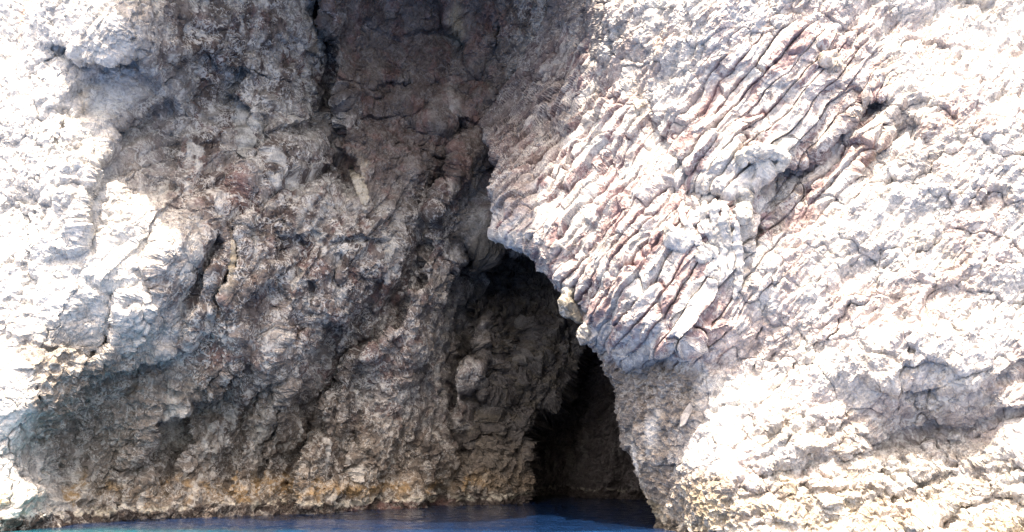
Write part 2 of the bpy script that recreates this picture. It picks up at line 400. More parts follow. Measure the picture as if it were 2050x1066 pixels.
# the deep chamber behind the innermost buttress
cham = [(1158,690),(1150,735),(1125,785),(1105,800),(1068,818),(1060,870),(1045,960),(1035,1080),(1035,1200),(1900,1200),(1700,500),(1330,520),(1230,640)]
chm = inside(PX + wx * .55, PY + wy * .55, cham, 6)
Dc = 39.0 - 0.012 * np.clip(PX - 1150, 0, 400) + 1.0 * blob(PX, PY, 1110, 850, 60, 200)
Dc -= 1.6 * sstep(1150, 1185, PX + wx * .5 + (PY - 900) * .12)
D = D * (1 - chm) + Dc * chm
P = place(PX, PY, D)
base_L = D
N0 = normals(P, 8)
xs, ys = PX, PY
# zones
low = sstep(620, 820, Y - 0.25 * (PX - 300)) * sstep(100, 160, PX + 0.4 * (980 - PY)) * (PX < 990)     # honeycombed foot
brow = sstep(640, 760, PX)
dense0 = sstep(380, 460, PX)
# --- lumps and blocks
warp = np.stack([fbm(P, 1.1, 4, .55, 31), fbm(P, 1.1, 4, .55, 41), fbm(P, 1.1, 4, .55, 51)], -1) * 0.45
Pw = P + warp
c60, s60 = math.cos(R(63)), math.sin(R(63))
Pd = np.stack([Pw[..., 0] * s60 - Pw[..., 2] * c60, Pw[..., 1], Pw[..., 0] * c60 + Pw[..., 2] * s60], -1)   # third axis along the dip
b1, j1 = facets(Pd * np.array([1 / 1.5, 1 / 1.8, 1 / 3.4]), 3, .9)
b2, j2 = facets(Pd * np.array([1 / .65, 1 / .8, 1 / 1.25]) + .25 * warp, 5, 1.1)
rough = .5 + .9 * sstep(-.2, .25, fbm(P, 3., 2, .5, 71))
chipL = chips(Pd * np.array([1.3, 1, .6]), 2.1, 4, .34, 63)
d1 = 0.12 * fbm(P, 2.6, 2, .5, 61) + (.42 - .06 * dense0) * chipL + .06 * b1 + .02 * b2 * rough
ac = P[..., 0] * math.sin(R(66)) - P[..., 2] * math.cos(R(66)) + .55 * fbm(P * np.array([1, .4, .6]), 2.6, 2, .5, 611) + .10 * fbm(P, .8, 2, .5, 612)
al_ = P[..., 0] * math.cos(R(66)) + P[..., 2] * math.sin(R(66))
fold_z = (.45 * sstep(60, 140, PX) + .55 * sstep(330, 460, PX)) * (1 - .55 * sstep(600, 680, PX) * sstep(420, 300, PY))
for per, amp, sd_ in ((1.75, .85, 621), (.68, .26, 631)):
    tt = ac / per + sd_ * .37; fr = tt - np.floor(tt); li = np.floor(tt)
    on = np.clip(.25 + 1.3 * perlin(np.stack([li * 5.3, al_ / 3.2, P[..., 1] * .1], -1), sd_), 0, 1)
    d1 += fold_z * amp * on * (sstep(0., .55, fr) * (1 - sstep(.80, 1., fr)) - .4)
d1 += .06 * terrace(fbm(Pd * np.array([1.3, 1, .55]), 1.5, 3, .45, 75), 4.)
d1 -= .13 * sstep(.07, .0, j1) * sstep(-.1, .15, fbm(P, 2., 2, .5, 77)) + .05 * sstep(.07, .0, j2) * sstep(0., .2, fbm(P, 1.5, 2, .5, 78))
# streaky vertical drapes on the upper wall
drape = ridged(P * np.array([1, 1, .22]) + warp * .6, 0.5, 4, .55, 81)
d1 += 0.06 * drape * sstep(350, 450, PX) * (1 - low) * sstep(980, 800, PX + 0 * PY)
# inclined beds of the inner wall
inner = sstep(930, 985, PX) 
bed = ridged(np.stack([P[..., 0] * .80 - P[..., 2] * .45, P[..., 1] * .5, (P[..., 0] * .45 + P[..., 2] * .80) * .25], -1) + warp * .5, 0.55, 4, .55, 91)
d1 += 0.30 * bed * inner * (1 - .4 * sstep(450, 380, PY))
P1 = P + N0 * d1[..., None]
N1 = normals(P1, 2)
dense = np.clip(inside(X, Y, [(380,150),(620,0),(1100,-100),(1000,250),(900,330),(840,480),(830,600),(600,720),(400,680),(330,600),(420,420)], 50), 0, 1)
# --- honeycomb cups and rubble
nzc = fbm(P1, 1.2, 3, .5, 121)
wp2 = np.stack([fbm(P1, .3, 2, .5, 131), fbm(P1, .3, 2, .5, 141), fbm(P1, .3, 2, .5, 151)], -1) * 0.09
c1, c2, cc = worley((P1 + wp2) / 0.34, 7)
e1, e2, ee = worley((P1 + wp2) / 0.17, 9)
cups = np.minimum(c1, .75) * (0.5 + cc * .9)
d2 = low * (0.22 * (cups - .45) + 0.09 * (np.minimum(e1, .7) - .45))
b3, j3 = facets((P1 + wp2) / .36, 8, 1.2); b4, j4 = facets((P1 + wp2) / .17, 10, 1.2)
d2 += (1 - low) * (.02 * b3 * rough + .028 * chips(P1, .34, 3, .5, 183) - .025 * sstep(.08, .0, j3) * sstep(.0, .2, nzc))
d2 += (1 - .55 * dense) * (0.025 * fbm(P1, .7, 3, .5, 171) + 0.014 * ridged(P1, .3, 4, .55, 181))
honeyL = sstep(0, .2, fbm(P1, 2.2, 2, .5, 191)) * sstep(420, 560, PY) * (1 - low)
d2 += honeyL * 0.09 * (cups - .45)
P2 = P1 + N1 * d2[..., None]
ZL = P2[..., 2]
# --- stone colour by place, with some light and shade painted in
nz = fbm(P, 1.4, 5, .6, 201); nz2 = fbm(P, .5, 4, .6, 211); nz3 = fbm(P * np.array([1, 1, .3]), .6, 4, .6, 221)
col = np.zeros(P.shape, np.float32) + C(.34, .312, .295)
col = lay(col, sstep(-.15, .25, nz), C(.235, .208, .196))                               # darker grey beds
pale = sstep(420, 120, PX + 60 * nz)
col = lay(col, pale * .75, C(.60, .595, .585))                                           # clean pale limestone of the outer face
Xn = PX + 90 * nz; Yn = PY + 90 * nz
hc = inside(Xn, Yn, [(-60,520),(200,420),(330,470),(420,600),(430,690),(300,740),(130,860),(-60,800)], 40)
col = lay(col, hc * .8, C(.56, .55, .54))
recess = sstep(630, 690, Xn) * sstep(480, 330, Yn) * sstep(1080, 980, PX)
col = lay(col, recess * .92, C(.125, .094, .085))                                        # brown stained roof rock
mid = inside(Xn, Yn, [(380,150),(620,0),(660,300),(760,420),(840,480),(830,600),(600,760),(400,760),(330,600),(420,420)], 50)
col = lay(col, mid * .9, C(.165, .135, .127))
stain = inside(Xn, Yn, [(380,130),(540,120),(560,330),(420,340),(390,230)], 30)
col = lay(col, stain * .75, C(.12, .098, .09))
for poly, wd, a_ in [([(905,300),(880,400),(862,500),(850,560),(790,640)], 20, .8), ([(655,-40),(668,120),(678,240),(705,330)], 24, .75), ([(700,670),(680,760),(650,860),(625,980)], 34, .75), ([(960,700),(940,800),(945,900),(935,985)], 18, .7),  # dark streaks: water stains together with painted crease shade
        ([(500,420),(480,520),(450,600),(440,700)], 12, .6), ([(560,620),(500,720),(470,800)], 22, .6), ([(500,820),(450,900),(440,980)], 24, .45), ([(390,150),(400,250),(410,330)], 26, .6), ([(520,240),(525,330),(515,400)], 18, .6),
        ([(640,180),(645,260),(655,330)], 12, .6), ([(250,780),(190,860),(170,940)], 26, .45), ([(930,300),(920,400),(905,480)], 20, .6), ([(750,650),(720,760),(700,900)], 16, .5), ([(230,235),(280,215),(330,225)], 14, .5)]:  # the last streak paints the shade under an overhang
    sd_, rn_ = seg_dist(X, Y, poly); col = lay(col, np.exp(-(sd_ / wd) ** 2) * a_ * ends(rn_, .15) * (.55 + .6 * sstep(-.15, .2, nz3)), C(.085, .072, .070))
red = sstep(.12, .32, fbm(P, .9, 4, .6, 231)) * sstep(250, 450, PX)
col = lay(col, red * .6, C(.20, .115, .105))
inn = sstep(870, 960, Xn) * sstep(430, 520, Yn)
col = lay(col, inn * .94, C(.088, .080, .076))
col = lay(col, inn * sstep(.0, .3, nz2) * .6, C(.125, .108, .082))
col = lay(col, inn * sstep(.15, -.75, bed) * .65, C(.05, .043, .04))  # dark colour between the ribs, painted to deepen their shade
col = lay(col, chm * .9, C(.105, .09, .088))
lowc = sstep(650, 800, Y - 0.25 * (PX - 300)) * sstep(95, 165, PX + .4 * (980 - PY) + 30 * nz) * (1 - chm)
col = lay(col, lowc * .85, C(.185, .155, .13))
col = lay(col, lowc * sstep(-.05, .3, nz2) * .6, C(.22, .19, .16))
pale_b = blob(Xn, Yn, 890, 680, 46, 100, 8) * 1.1 + blob(Xn, Yn, 570, 680, 75, 90) + blob(Xn, Yn, 340, 870, 110, 60) * .6 + blob(Xn, Yn, 850, 720, 60, 110) * .6  # paler grey-brown patches on the buttresses
col = lay(col, np.clip(pale_b, 0, 1) * .6, C(.40, .36, .33))
# long streaks washed down the upper wall, some pale, some brown
Ps = np.stack([P[..., 0] - .12 * P[..., 2], P[..., 1] * .6, P[..., 2] * .10], -1)
sk = fbm(Ps, .55, 4, .55, 271); skz = sstep(300, 400, PX) * sstep(560, 440, Yn) * (1 - .75 * recess)
col = lay(col, skz * sstep(.03, .22, sk) * .75, C(.33, .315, .295)); col = lay(col, skz * sstep(-.04, -.24, sk) * .8, C(.085, .066, .060))
skl = fbm(Ps * np.array([1, 1, 1.3]) + 40, .7, 4, .55, 281); col = lay(col, (1 - skz) * sstep(330, 460, PX) * (1 - inn) * (1 - recess) * sstep(-.06, -.3, skl) * .6, C(.09, .075, .068))
# white crusts and drips
drip = sstep(.14, .34, fbm(P * np.array([1, 1, .16]), .34, 3, .55, 241)) * sstep(.0, .3, fbm(P, 1.3, 3, .55, 251))
col = lay(col, drip * (1 - recess) * (1 - inn * .8) * .75, C(.62, .61, .58))
for (cx, cy, rx, ry, rot, a) in [(515,885,16,48,4,.9),(555,720,10,60,0,.8),(490,260,22,55,8,.75),(600,250,34,62,10,.55),(722,385,16,40,-14,.8),(465,525,9,45,3,.7),(668,270,14,60,-4,.5),
        (715,830,12,60,4,.6),(340,830,16,40,8,.6),(790,460,30,70,20,.35),(680,400,36,40,0,.5),(900,620,26,70,0,.35),(640,690,12,40,20,.4),(908,230,14,60,12,.35),(512,500,6,30,2,.8),(945,420,20,70,4,.25),(190,540,120,60,0,.3)]:
    col = lay(col, blob(X, Y, cx, cy, rx, ry, rot) * a * (0.35 + .9 * sstep(-.12, .2, nz3)), C(.66, .64, .59) if cx != 490 else C(.45, .46, .44))
for (cx, cy, rx, ry, rot, a, c) in [(917,45,12,40,10,.7,C(.42,.35,.24)),(905,85,40,9,20,.7,C(.36,.31,.25)),(622,90,14,26,0,.6,C(.48,.42,.33)),(725,360,12,40,-12,.6,C(.6,.52,.38)),(465,525,7,40,3,.6,C(.55,.48,.36)),
        (455,390,26,60,4,.6,C(.24,.13,.12)),(790,700,24,60,14,.5,C(.2,.11,.1)),(265,310,30,40,10,.6,C(.45,.36,.29)),(165,200,12,40,0,.5,C(.6,.48,.33)),(40,40,8,50,12,.6,C(.6,.3,.17)),(30,330,10,30,20,.4,C(.55,.38,.28))]:
    col = lay(col, blob(X, Y, cx, cy, rx, ry, rot) * a, c)
# tidal band: ochre, white barnacle line, dark and red weed at the water
och = sstep(.42, .62, ZL + .25 * nz2) * sstep(1.4, .85, ZL + .5 * nz) * (1 - chm)
col = lay(col, och * (.2 + .9 * sstep(-.05, .25, fbm(P, 1.3, 4, .6, 261))) * (1 - inn * .8), C(.36, .25, .14))
wl = sstep(.24, .32, ZL + .22 * nz2 + .06 * nz) * sstep(.50, .38, ZL + .22 * nz2 + .06 * nz)
col = lay(col, wl * sstep(-.15, .15, nz2 + .8 * fbm(P, .16, 2, .5, 271)) * .85 * (1 - .55 * chm), C(.62, .58, .49))
wet = sstep(.32, .22, ZL + .22 * nz2 + .06 * nz)
col = lay(col, wet, C(.075, .06, .055))
col = lay(col, wet * inside(PX, PY, [(690,900),(900,900),(900,1100),(690,1100)], 20) * sstep(-.2, .1, nz2), C(.13, .08, .075))
col = col * (1 - .02 * sstep(380, 480, PX))[..., None]
wearL = np.zeros(P.shape, np.float32); wearL[..., 1] = 1.05 - .6 * dense + .2 * lowc
wearL[..., 0] = np.clip(0.85 - .68 * recess - .75 * inn - .6 * chm - .25 * lowc - .3 * wet, .08, 1)
# split at the creases into the rock masses one can name
lab = np.zeros(P.shape[:2], np.int8)
sA, rA = seg_dist(X, Y, [(660,-700),(655,0),(662,180),(700,300)] + [(760,330),(848,500),(830,570),(775,640),(700,665),(650,705),(632,790),(600,900),(585,1000),(580,1200)])
right_of_A = sA < 0
lab[right_of_A] = 1
hood = right_of_A & (Y < 505) ; lab[hood] = 2
sC, _ = seg_dist(X, Y, [(905,500),(945,560),(950,640),(940,700),(912,770),(905,840),(930,900),(925,1000),(925,1250)])
lab[right_of_A & (Y >= 505) & (sC < 0)] = 3
lab[(chm > .5)] = 4
lab[(PX > 1330) & (Y < 505)] = 2
FL = quads(*PX.shape); lf = lab[:-1, :-1]
# the plateau and flanks behind the faces
def skirt(P, name):
    top = P[0]; rows = [top]
    for k in (1, 2, 3, 5, 8): rows.append(top + np.array([0, 9.0 * k, .6 * k + .5]) )
    Q = np.stack(rows[::-1]); return Q
names = {0: ("left_cliff", "pale grey limestone cliff on the left, sunlit at its outer edge, honeycombed brown at the foot", "cliff"),
         1: ("cave_buttress", "brown and white streaked rounded buttress between the left cliff and the cave mouth", "rock"),
         2: ("cave_roof", "dark brown stained overhanging roof recess above the cave mouth", "cave roof"),
         3: ("inner_cave_wall", "dark inclined beds of rock just inside the cave mouth", "cave wall"),
         4: ("cave_chamber", "almost black back wall of the cave above a pale tide line", "cave")}
for k, (nm, lb, ct) in names.items():
    fk = FL[lf == k]
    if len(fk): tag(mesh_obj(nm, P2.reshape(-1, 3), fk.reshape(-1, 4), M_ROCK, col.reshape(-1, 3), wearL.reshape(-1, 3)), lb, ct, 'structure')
P2_L = P2

# ================================================================== the right cliff: a spur whose left edge is the cave's profile
sil = np.array([(-700,1150),(-520,1150),(-200,1140),(-60,1100),(20,1075),(80,1040),(160,985),(240,962),(290,985),(330,1000),(380,990),(420,1004),(470,990),(488,1020),(502,1058),(520,1078),(545,1094),(575,1122),(600,1150),(640,1178),(690,1180),(702,1200),(760,1222),(830,1243),(900,1262),(960,1282),(1045,1303),(1100,1312),(1300,1330)], float)
vyR = axis(-520, -12, 1075, 1300, FINE, 8)
un = np.concatenate([-np.array([420., 330, 250, 190, 140, 105, 80, 62, 48, 37, 28, 21, 15, 10, 6, 3]), np.arange(0, 1110, FINE), np.arange(1110, 1750, 9.)])
U, VY = np.meshgrid(un, vyR)
px0 = np.interp(VY, sil[:, 0], sil[:, 1])
# fine columns reach the frame's right side whatever the row
spanf = (2075 - px0) / 1110.0
PXR = np.where(U < 0, px0 - U * 0.55, np.where(U <= 1110, px0 + U * spanf, 2075 + (U - 1110)))
PYR = VY
ctrl_R = [(1303,1045,22.8),(1290,1000,23),(1262,900,23.4),(1222,760,23.8),(1180,690,23.6),(1150,600,23.4),(1094,545,23.8),(1040,495,24.2),(995,450,24.6),(990,380,25.2),(985,300,27.5),(965,240,32.5),(1000,150,32.2),(1060,70,31.6),(1120,-40,30),(1150,-200,28),(1150,-500,24),
 (1080,240,28.2),(1120,120,28.3),(1170,60,27),(1230,130,23.6),(1210,20,24),(1200,230,23.7),(1130,330,24.6),(1100,420,23.6),
 (1200,450,22.2),(1250,330,22.2),(1300,560,20.6),(1300,200,21.8),(1300,40,21.6),(1250,640,21.3),(1300,650,20.7),(1330,730,21.0),(1320,800,21.6),(1340,900,21.4),(1360,1000,21.0),(1380,1060,20.6),(1400,1200,20.2),
 (1390,860,20.5),(1450,820,20.2),(1450,900,19.7),(1480,700,20.4),(1480,580,20.1),(1450,450,19.9),(1450,250,20.0),(1450,60,20.0),(1520,360,19.7),(1560,400,20.3),
 (1600,900,19.2),(1600,1050,18.9),(1600,750,19.9),(1600,600,19.8),(1650,320,19.9),(1600,120,19.6),(1780,240,19.5),(1750,420,19.3),(1780,600,19.1),(1780,760,18.8),(1780,850,19.5),(1780,940,19.15),(1780,1060,18.6),
 (1950,180,18.8),(1950,60,19.7),(1950,-100,20.6),(1950,400,18.5),(1950,600,18.4),(1950,770,17.9),(1950,860,18.6),(1950,960,18.25),(1950,1066,17.9),(2100,500,18.0),(2100,100,19.2),(2100,1066,17.4),
 (1700,1250,17.4),(2200,1250,16),(2700,1100,15),(2700,500,17),(2700,0,18),(2700,-450,19),(2100,-450,21),(1600,-450,20.5),(1350,-300,21.5),(1700,-200,20)]
evR = tps(ctrl_R); gx = np.arange(900, 2820, 12.); gy = np.arange(-560, 1340, 12.); GX, GY = np.meshgrid(gx, gy); GD = evR(GX, GY)
DR0 = bil(np.where(U < 0, px0, PXR), PYR)
P = place(PXR, PYR, DR0)
q = P * np.array([1, .3, 1])
wx = fbm(q, 1.4, 4, .55, 311) * 22; wy = fbm(q, 1.4, 4, .55, 321) * 22
X = PXR + wx; Y = PYR + wy; D = DR0.copy()
edge = np.clip(1 - np.maximum(U, 0) / 46, 0, 1)
D += 0.75 * (1 - np.sqrt(1 - edge ** 2 * .999)) * sstep(270, 340, VY)
D += np.where(U < 0, np.abs(U) * 0.03, 0)
def F_(poly, *a): 
    global D
    D = D + fold(X, Y, poly, a[0] * (.45 if poly[0][1] > 700 and poly[0][0] > 1430 or poly[-1][0] > 2000 and poly[-1][1] > 700 else 1), a[1], a[2], a[3] * 2, a[4] * .3) * (U >= 0)
# underside of the white slabs over the brown foot
F_([(1185,640),(1210,690),(1290,735),(1330,715),(1420,640)], .55, 8, 60, 40, .4)
# ledges of the right-hand foot
for poly, a in [([(2080,720),(1980,770),(1880,790),(1780,770),(1730,790)], .7), ([(2080,800),(1950,850),(1850,850),(1760,880),(1690,900)], .6), ([(2080,900),(1960,930),(1850,960),(1760,1000)], .5),
        ([(1680,880),(1600,930),(1520,930),(1440,950)], .5), ([(2080,985),(1980,1000),(1880,1040),(1800,1080)], .5), ([(1640,960),(1560,1000),(1500,1040)], .4)]:
    F_(poly[::-1], a, 9, 60, 50, .35)
# hollow with a dark brown slab wall and the shelf above the drip curtain
F_([(1530,330),(1580,345),(1640,290),(1720,210),(1790,200)], .7, 7, 45, 30, .4)
F_([(1690,360),(1740,320),(1795,245),(1830,225)], .6, 12, 60, 36, .1)
F_([(1340,345),(1420,380),(1480,390),(1530,345),(1560,310)], .55, 7, 50, 30, .4)
F_([(1300,170),(1320,260),(1370,330),(1440,360)], .3, 7, 30, 26, .5)
D += groove(X, Y, [(1500,400),(1510,450),(1490,520)], .3, 12) + groove(X, Y, [(1380,445),(1400,420),(1415,470)], .3, 12)
D += groove(X, Y, [(1180,90),(1215,130),(1210,190),(1180,250)], .5, 14)
D += groove(X, Y, [(1540,590),(1520,680),(1500,760)], .25, 9) + groove(X, Y, [(1600,680),(1570,760)], .2, 8)
P = place(PXR, PYR, D); base_R = D
N0 = normals(P, 8)
# --- tilted nodular beds
th = R(47) + 0.16 * fbm(P, 6, 2, .5, 331)
ct, st = np.cos(R(47)), np.sin(R(47))
along = P[..., 0] * ct + P[..., 2] * st; across = -P[..., 0] * st + P[..., 2] * ct
warp = np.stack([fbm(P, 1.3, 3, .5, 341), fbm(P, 1.3, 3, .5, 351), fbm(P, 1.3, 3, .5, 361)], -1)
bx = across + .13 * warp[..., 0] + .10 * (P[..., 1] - 22); al = along + .5 * warp[..., 1]
slabs = np.clip(inside(X, Y, [(960,220),(1080,60),(1180,60),(1230,160),(1330,260),(1450,110),(1560,60),(1760,100),(1800,300),(1690,430),(1560,470),(1500,560),(1440,700),(1300,760),(1180,700),(960,480)], 40), 0, 1)
f1, f2, cid = worley(np.stack([al / 2.1, bx / .50, P[..., 1] / 2.2], -1), 13)
g1, g2, gid = worley(np.stack([al / .8, bx / .27, P[..., 1] / 1.2], -1) + .25 * warp, 15)
b1, j1 = facets(np.stack([al / 1.1, bx / .5, P[..., 1] / 1.1], -1) + .3 * warp, 16, 1.1)
pill = np.minimum((f2 - f1) * 2.2, .5)
tq = bx / .36 + .40 * fbm(P, 3.6, 2, .5, 371) + .07 * fbm(P, .9, 2, .5, 374); saw = tq - np.floor(tq)
lay_id = np.floor(tq).astype(np.int64)
def cell_rnd(a_, b_, seed): return (_hash((a_ & 0xffffffff).astype(np.uint32), (b_ & 0xffffffff).astype(np.uint32), np.uint32(0) * (a_ & 1).astype(np.uint32), seed) & np.uint32(4095)).astype(np.float32) / 4095
e_lay = al / (1.3 + 1.6 * cell_rnd(lay_id, lay_id * 0, 5)) + 7 * cell_rnd(lay_id, lay_id * 0, 6) + .22 * fbm(P, .6, 2, .5, 375)
blk = np.floor(e_lay).astype(np.int64); ej = np.minimum(e_lay - np.floor(e_lay), 1 - (e_lay - np.floor(e_lay)))
prom = cell_rnd(lay_id, blk, 7); open_ = cell_rnd(lay_id, blk, 8)                                # how far each block stands out, how open its lower joint is
prof = sstep(.0, .07 + .12 * open_, saw) * (1 - .30 * saw) * (1 - .6 * sstep(.93, 1., saw))
ends_ = .3 + .7 * np.clip(ej / .09, 0, 1) ** .7
gap = np.maximum(sstep(.10 + .16 * open_, .03, saw), sstep(.06, .015, ej) * .6)
chipR = chips(np.stack([al * .7, bx * 1.3, P[..., 1]], -1) + .2 * warp, .9, 4, .5, 376)
zone = np.clip(inside(X, Y, [(985,250),(1150,150),(1230,200),(1130,340),(1010,420)], 40) * 1. + inside(X, Y, [(1110,560),(1250,500),(1420,470),(1470,600),(1330,740),(1180,690)], 40) + inside(X, Y, [(1590,400),(1560,320),(1720,180),(1780,220),(1680,400)], 30)
    + inside(X, Y, [(1000,420),(1150,330),(1210,400),(1080,500)], 30) + inside(X, Y, [(1380,350),(1250,180),(1480,90),(1600,120),(1560,300)], 40), 0, 1)
slm = slabs * (.75 + .25 * zone) * (.75 + .6 * np.clip(fbm(P, 1.8, 3, .5, 377) + .1, -.4, .5)) * (.55 + .45 * sstep(0, 45, U))
d1 = slm * ((.10 + .30 * prom) * prof * ends_ - .10 * gap * open_) + slabs * (.03 * (pill - .25) + .16 * chipR + .06 * b1)
h1, k1 = facets((P + warp * .5) * np.array([1 / 1.7, 1 / 1.7, 1 / 1.4]), 17, 1.1)
h2, k2 = facets((P + warp * .5) * np.array([1 / .7, 1 / .7, 1 / .6]), 18, 1.1)
d1 += (1 - slabs) * (.10 * h1 + .02 * h2 - .09 * sstep(.06, 0, k1) + .26 * chips(np.stack([al * .7, bx * 1.25, P[..., 1]], -1) + .25 * warp, 2.0, 4, .33, 379) + .10 * terrace(fbm(np.stack([al * .5, bx, P[..., 1] * .7], -1), 1.0, 4, .55, 378), 5.))
d1 += (.16 - .08 * sstep(800, 900, PYR)) * fbm(P, 2.6, 3, .5, 381)
bed2 = ridged(np.stack([al * .3, bx, P[..., 1] * .5], -1), .42, 4, .55, 391)
d1 += (.05 + .06 * (1 - slabs)) * bed2 * (1 - .7 * sstep(780, 900, PYR))
# slanting ledges catching the light at the foot
foot = sstep(800, 900, Y + .12 * (1700 - PXR)) * sstep(1440, 1560, PXR)
led = P[..., 2] * .95 - P[..., 0] * .26 + .40 * warp[..., 2]; led = led / .45; led = led - np.floor(led)
d1 += foot * (.20 * sstep(0, .25, led) * (1 - led) * (.4 + 1.2 * sstep(-.2, .3, fbm(P, 1.2, 3, .5, 401))) + .07 * chips(P * np.array([.6, .8, 1.5]) + .2 * warp, .8, 3, .5, 403))
P1 = P + N0 * d1[..., None]
N1 = normals(P1, 2)
wp2 = np.stack([fbm(P1, .3, 2, .5, 431), fbm(P1, .3, 2, .5, 441), fbm(P1, .3, 2, .5, 451)], -1) * .09
c1, c2, cc = worley((P1 + wp2) * np.array([1, 1, 1.35]) / .21, 27); e1, e2, ee = worley((P1 + wp2) / .115, 29)
b3, j3 = facets((P1 + wp2) / .34, 33, 1.2); b4, j4 = facets((P1 + wp2) / .16, 34, 1.2)
brown = inside(X, Y, [(1170,690),(1290,735),(1330,720),(1400,740),(1390,810),(1355,880),(1350,930),(1420,950),(1480,960),(1500,1200),(1200,1200)], 22)
cups = np.minimum(c1, .75) * (.5 + cc * .9)
pit = np.clip(brown + foot * .95 + .5 * sstep(.05, .25, fbm(P1, 1.9, 2, .5, 461)) * (1 - slabs), 0, 1)
d2 = pit * (.12 * (cups - .45) + .06 * (np.minimum(e1, .7) - .4)) + (1 - pit) * (.02 * b3 + .034 * chips(P1, .32, 3, .5, 483)) * (1 - .3 * slabs) * (.6 + .4 * foot)
d2 += (1 - .5 * slabs) * (.02 * fbm(P1, .6, 3, .5, 471) + .02 * ridged(P1, .26, 4, .55, 481))
P2 = P1 + N1 * d2[..., None]; ZR = P2[..., 2]
nz = fbm(P, 1.4, 5, .6, 501); nz2 = fbm(P, .5, 4, .6, 511); nz3 = fbm(P * np.array([1, 1, .3]), .6, 4, .6, 521)
Xn = PXR + 70 * nz; Yn = PYR + 70 * nz
col = np.zeros(P.shape, np.float32) + C(.47, .45, .445)
col = lay(col, sstep(-.1, .3, nz) * .6, C(.56, .55, .545))
col = lay(col, sstep(.0, .3, fbm(P, 1.1, 4, .6, 531)) * sstep(1500, 1700, PXR) * .6, C(.48, .43, .385))      # buff
col = lay(col, sstep(.05, .3, fbm(P, 1.7, 4, .6, 541)) * .5, C(.44, .35, .335))                              # rosy beds
pink = np.clip(gap * slm * 2.2, 0, 1)
col = lay(col, pink * sstep(-.25, .1, nz + .3 * nz2) * .9, C(.19, .105, .115))                               # red marl between the nodules
rb = sstep(.08, .3, fbm(np.stack([al * .22, bx, P[..., 1] * .4], -1), .55, 4, .6, 551)) * slabs
col = lay(col, rb * .75, C(.25, .155, .165))
side = sstep(1210, 1050, Xn + .35 * (Yn - 250)) * sstep(480, 300, Yn)  # left flank of the spur, its shade painted into the colour
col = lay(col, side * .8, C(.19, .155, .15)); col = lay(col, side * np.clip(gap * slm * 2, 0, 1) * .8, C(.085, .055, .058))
slabw = inside(X, Y, [(1600,380),(1560,330),(1700,200),(1750,110),(1790,120),(1640,330)], 14)
col = lay(col, slabw * .5, C(.20, .15, .145))
col = lay(col, inside(X, Y, [(1830,240),(1930,190),(1960,220),(1900,270),(1840,290)], 14) * .55, C(.36, .25, .24))
col = lay(col, inside(X, Y, [(1700,350),(1740,330),(1800,235),(1815,250),(1760,350)], 12) * .4, C(.28, .27, .28))  # grey shade of the hollow, painted on
ft = np.clip(sstep(800, 900, Y + .12 * (1700 - PXR)) * sstep(1440, 1560, PXR), 0, 1)
col = lay(col, ft * sstep(-.3, .15, nz) * .8, C(.30, .265, .23)); col = lay(col, blob(X, Y, 1880, 850, 130, 50, -10) * .6, C(.27, .245, .235))  # the blob paints the shade of the hollow under the ledge
col = lay(col, brown * .9, C(.225, .19, .165)); col = lay(col, brown * sstep(-.05, .3, nz2) * .5, C(.34, .29, .25))
fl = inside(X, Y, [(1380,400),(1480,370),(1560,360),(1620,400),(1590,480),(1540,560),(1520,620),(1480,560),(1440,500)], 24)
col = lay(col, fl * sstep(0, .25, nz3) * .7, C(.24, .22, .20))
dpl = [(1310,1,10),]
for (cx, cy, rx, ry, rot, a, c) in [(1310,870,10,40,4,.9,C(.75,.73,.7)),(1285,930,8,40,-10,.9,C(.75,.73,.7)),(1530,320,60,30,0,.7,C(.66,.64,.58)),(1480,520,40,60,0,.5,C(.68,.67,.65)),
        (1320,80,20,16,0,.6,C(.55,.38,.27)),(1530,60,10,50,20,.5,C(.45,.28,.2)),(1660,130,24,22,0,.6,C(.42,.36,.31)),(1150,200,14,16,0,.5,C(.5,.35,.27)),(1770,190,8,60,8,.5,C(.55,.46,.33)),(1735,310,20,50,40,.5,C(.5,.38,.3)),
        (1560,800,120,70,0,.5,C(.72,.71,.69)),(1950,80,90,70,0,.5,C(.68,.67,.65)),(1310,330,60,14,60,.6,C(.7,.66,.58)),(1290,220,12,90,-16,.5,C(.68,.62,.52))]:  # the two broad pale blobs on this line paint in strong sunlight
    col = lay(col, blob(X, Y, cx, cy, rx, ry, rot) * a * (.5 + .7 * sstep(-.2, .2, nz3)), c)
och = sstep(1.6, .6, ZR + .8 * nz) * (.35 + .6 * sstep(-.15, .25, fbm(P, 1.3, 3, .5, 561)))
col = lay(col, och * .75, C(.42, .345, .235))
wl = sstep(.12, .2, ZR + .2 * nz2) * sstep(.45, .3, ZR + .2 * nz2); col = lay(col, wl * sstep(-.2, .1, nz2) * .8, C(.6, .57, .5))
wet = sstep(.2, .1, ZR + .2 * nz2); col = lay(col, wet, C(.08, .07, .06))
wearR = np.zeros(P.shape, np.float32); wearR[..., 1] = 1.0 - .35 * slm + .2 * brown; wearR[..., 0] = np.clip(.8 - .35 * brown - .3 * wet - .3 * side, .1, 1)
FR = quads(*PXR.shape)
tag(mesh_obj("right_cliff", P2.reshape(-1, 3), FR.reshape(-1, 4), M_ROCK, col.reshape(-1, 3), wearR.reshape(-1, 3)),
    "sunlit pinkish white cliff spur of tilted knobbly beds forming the right side of the cave mouth", "cliff", 'structure')
P2_R = P2

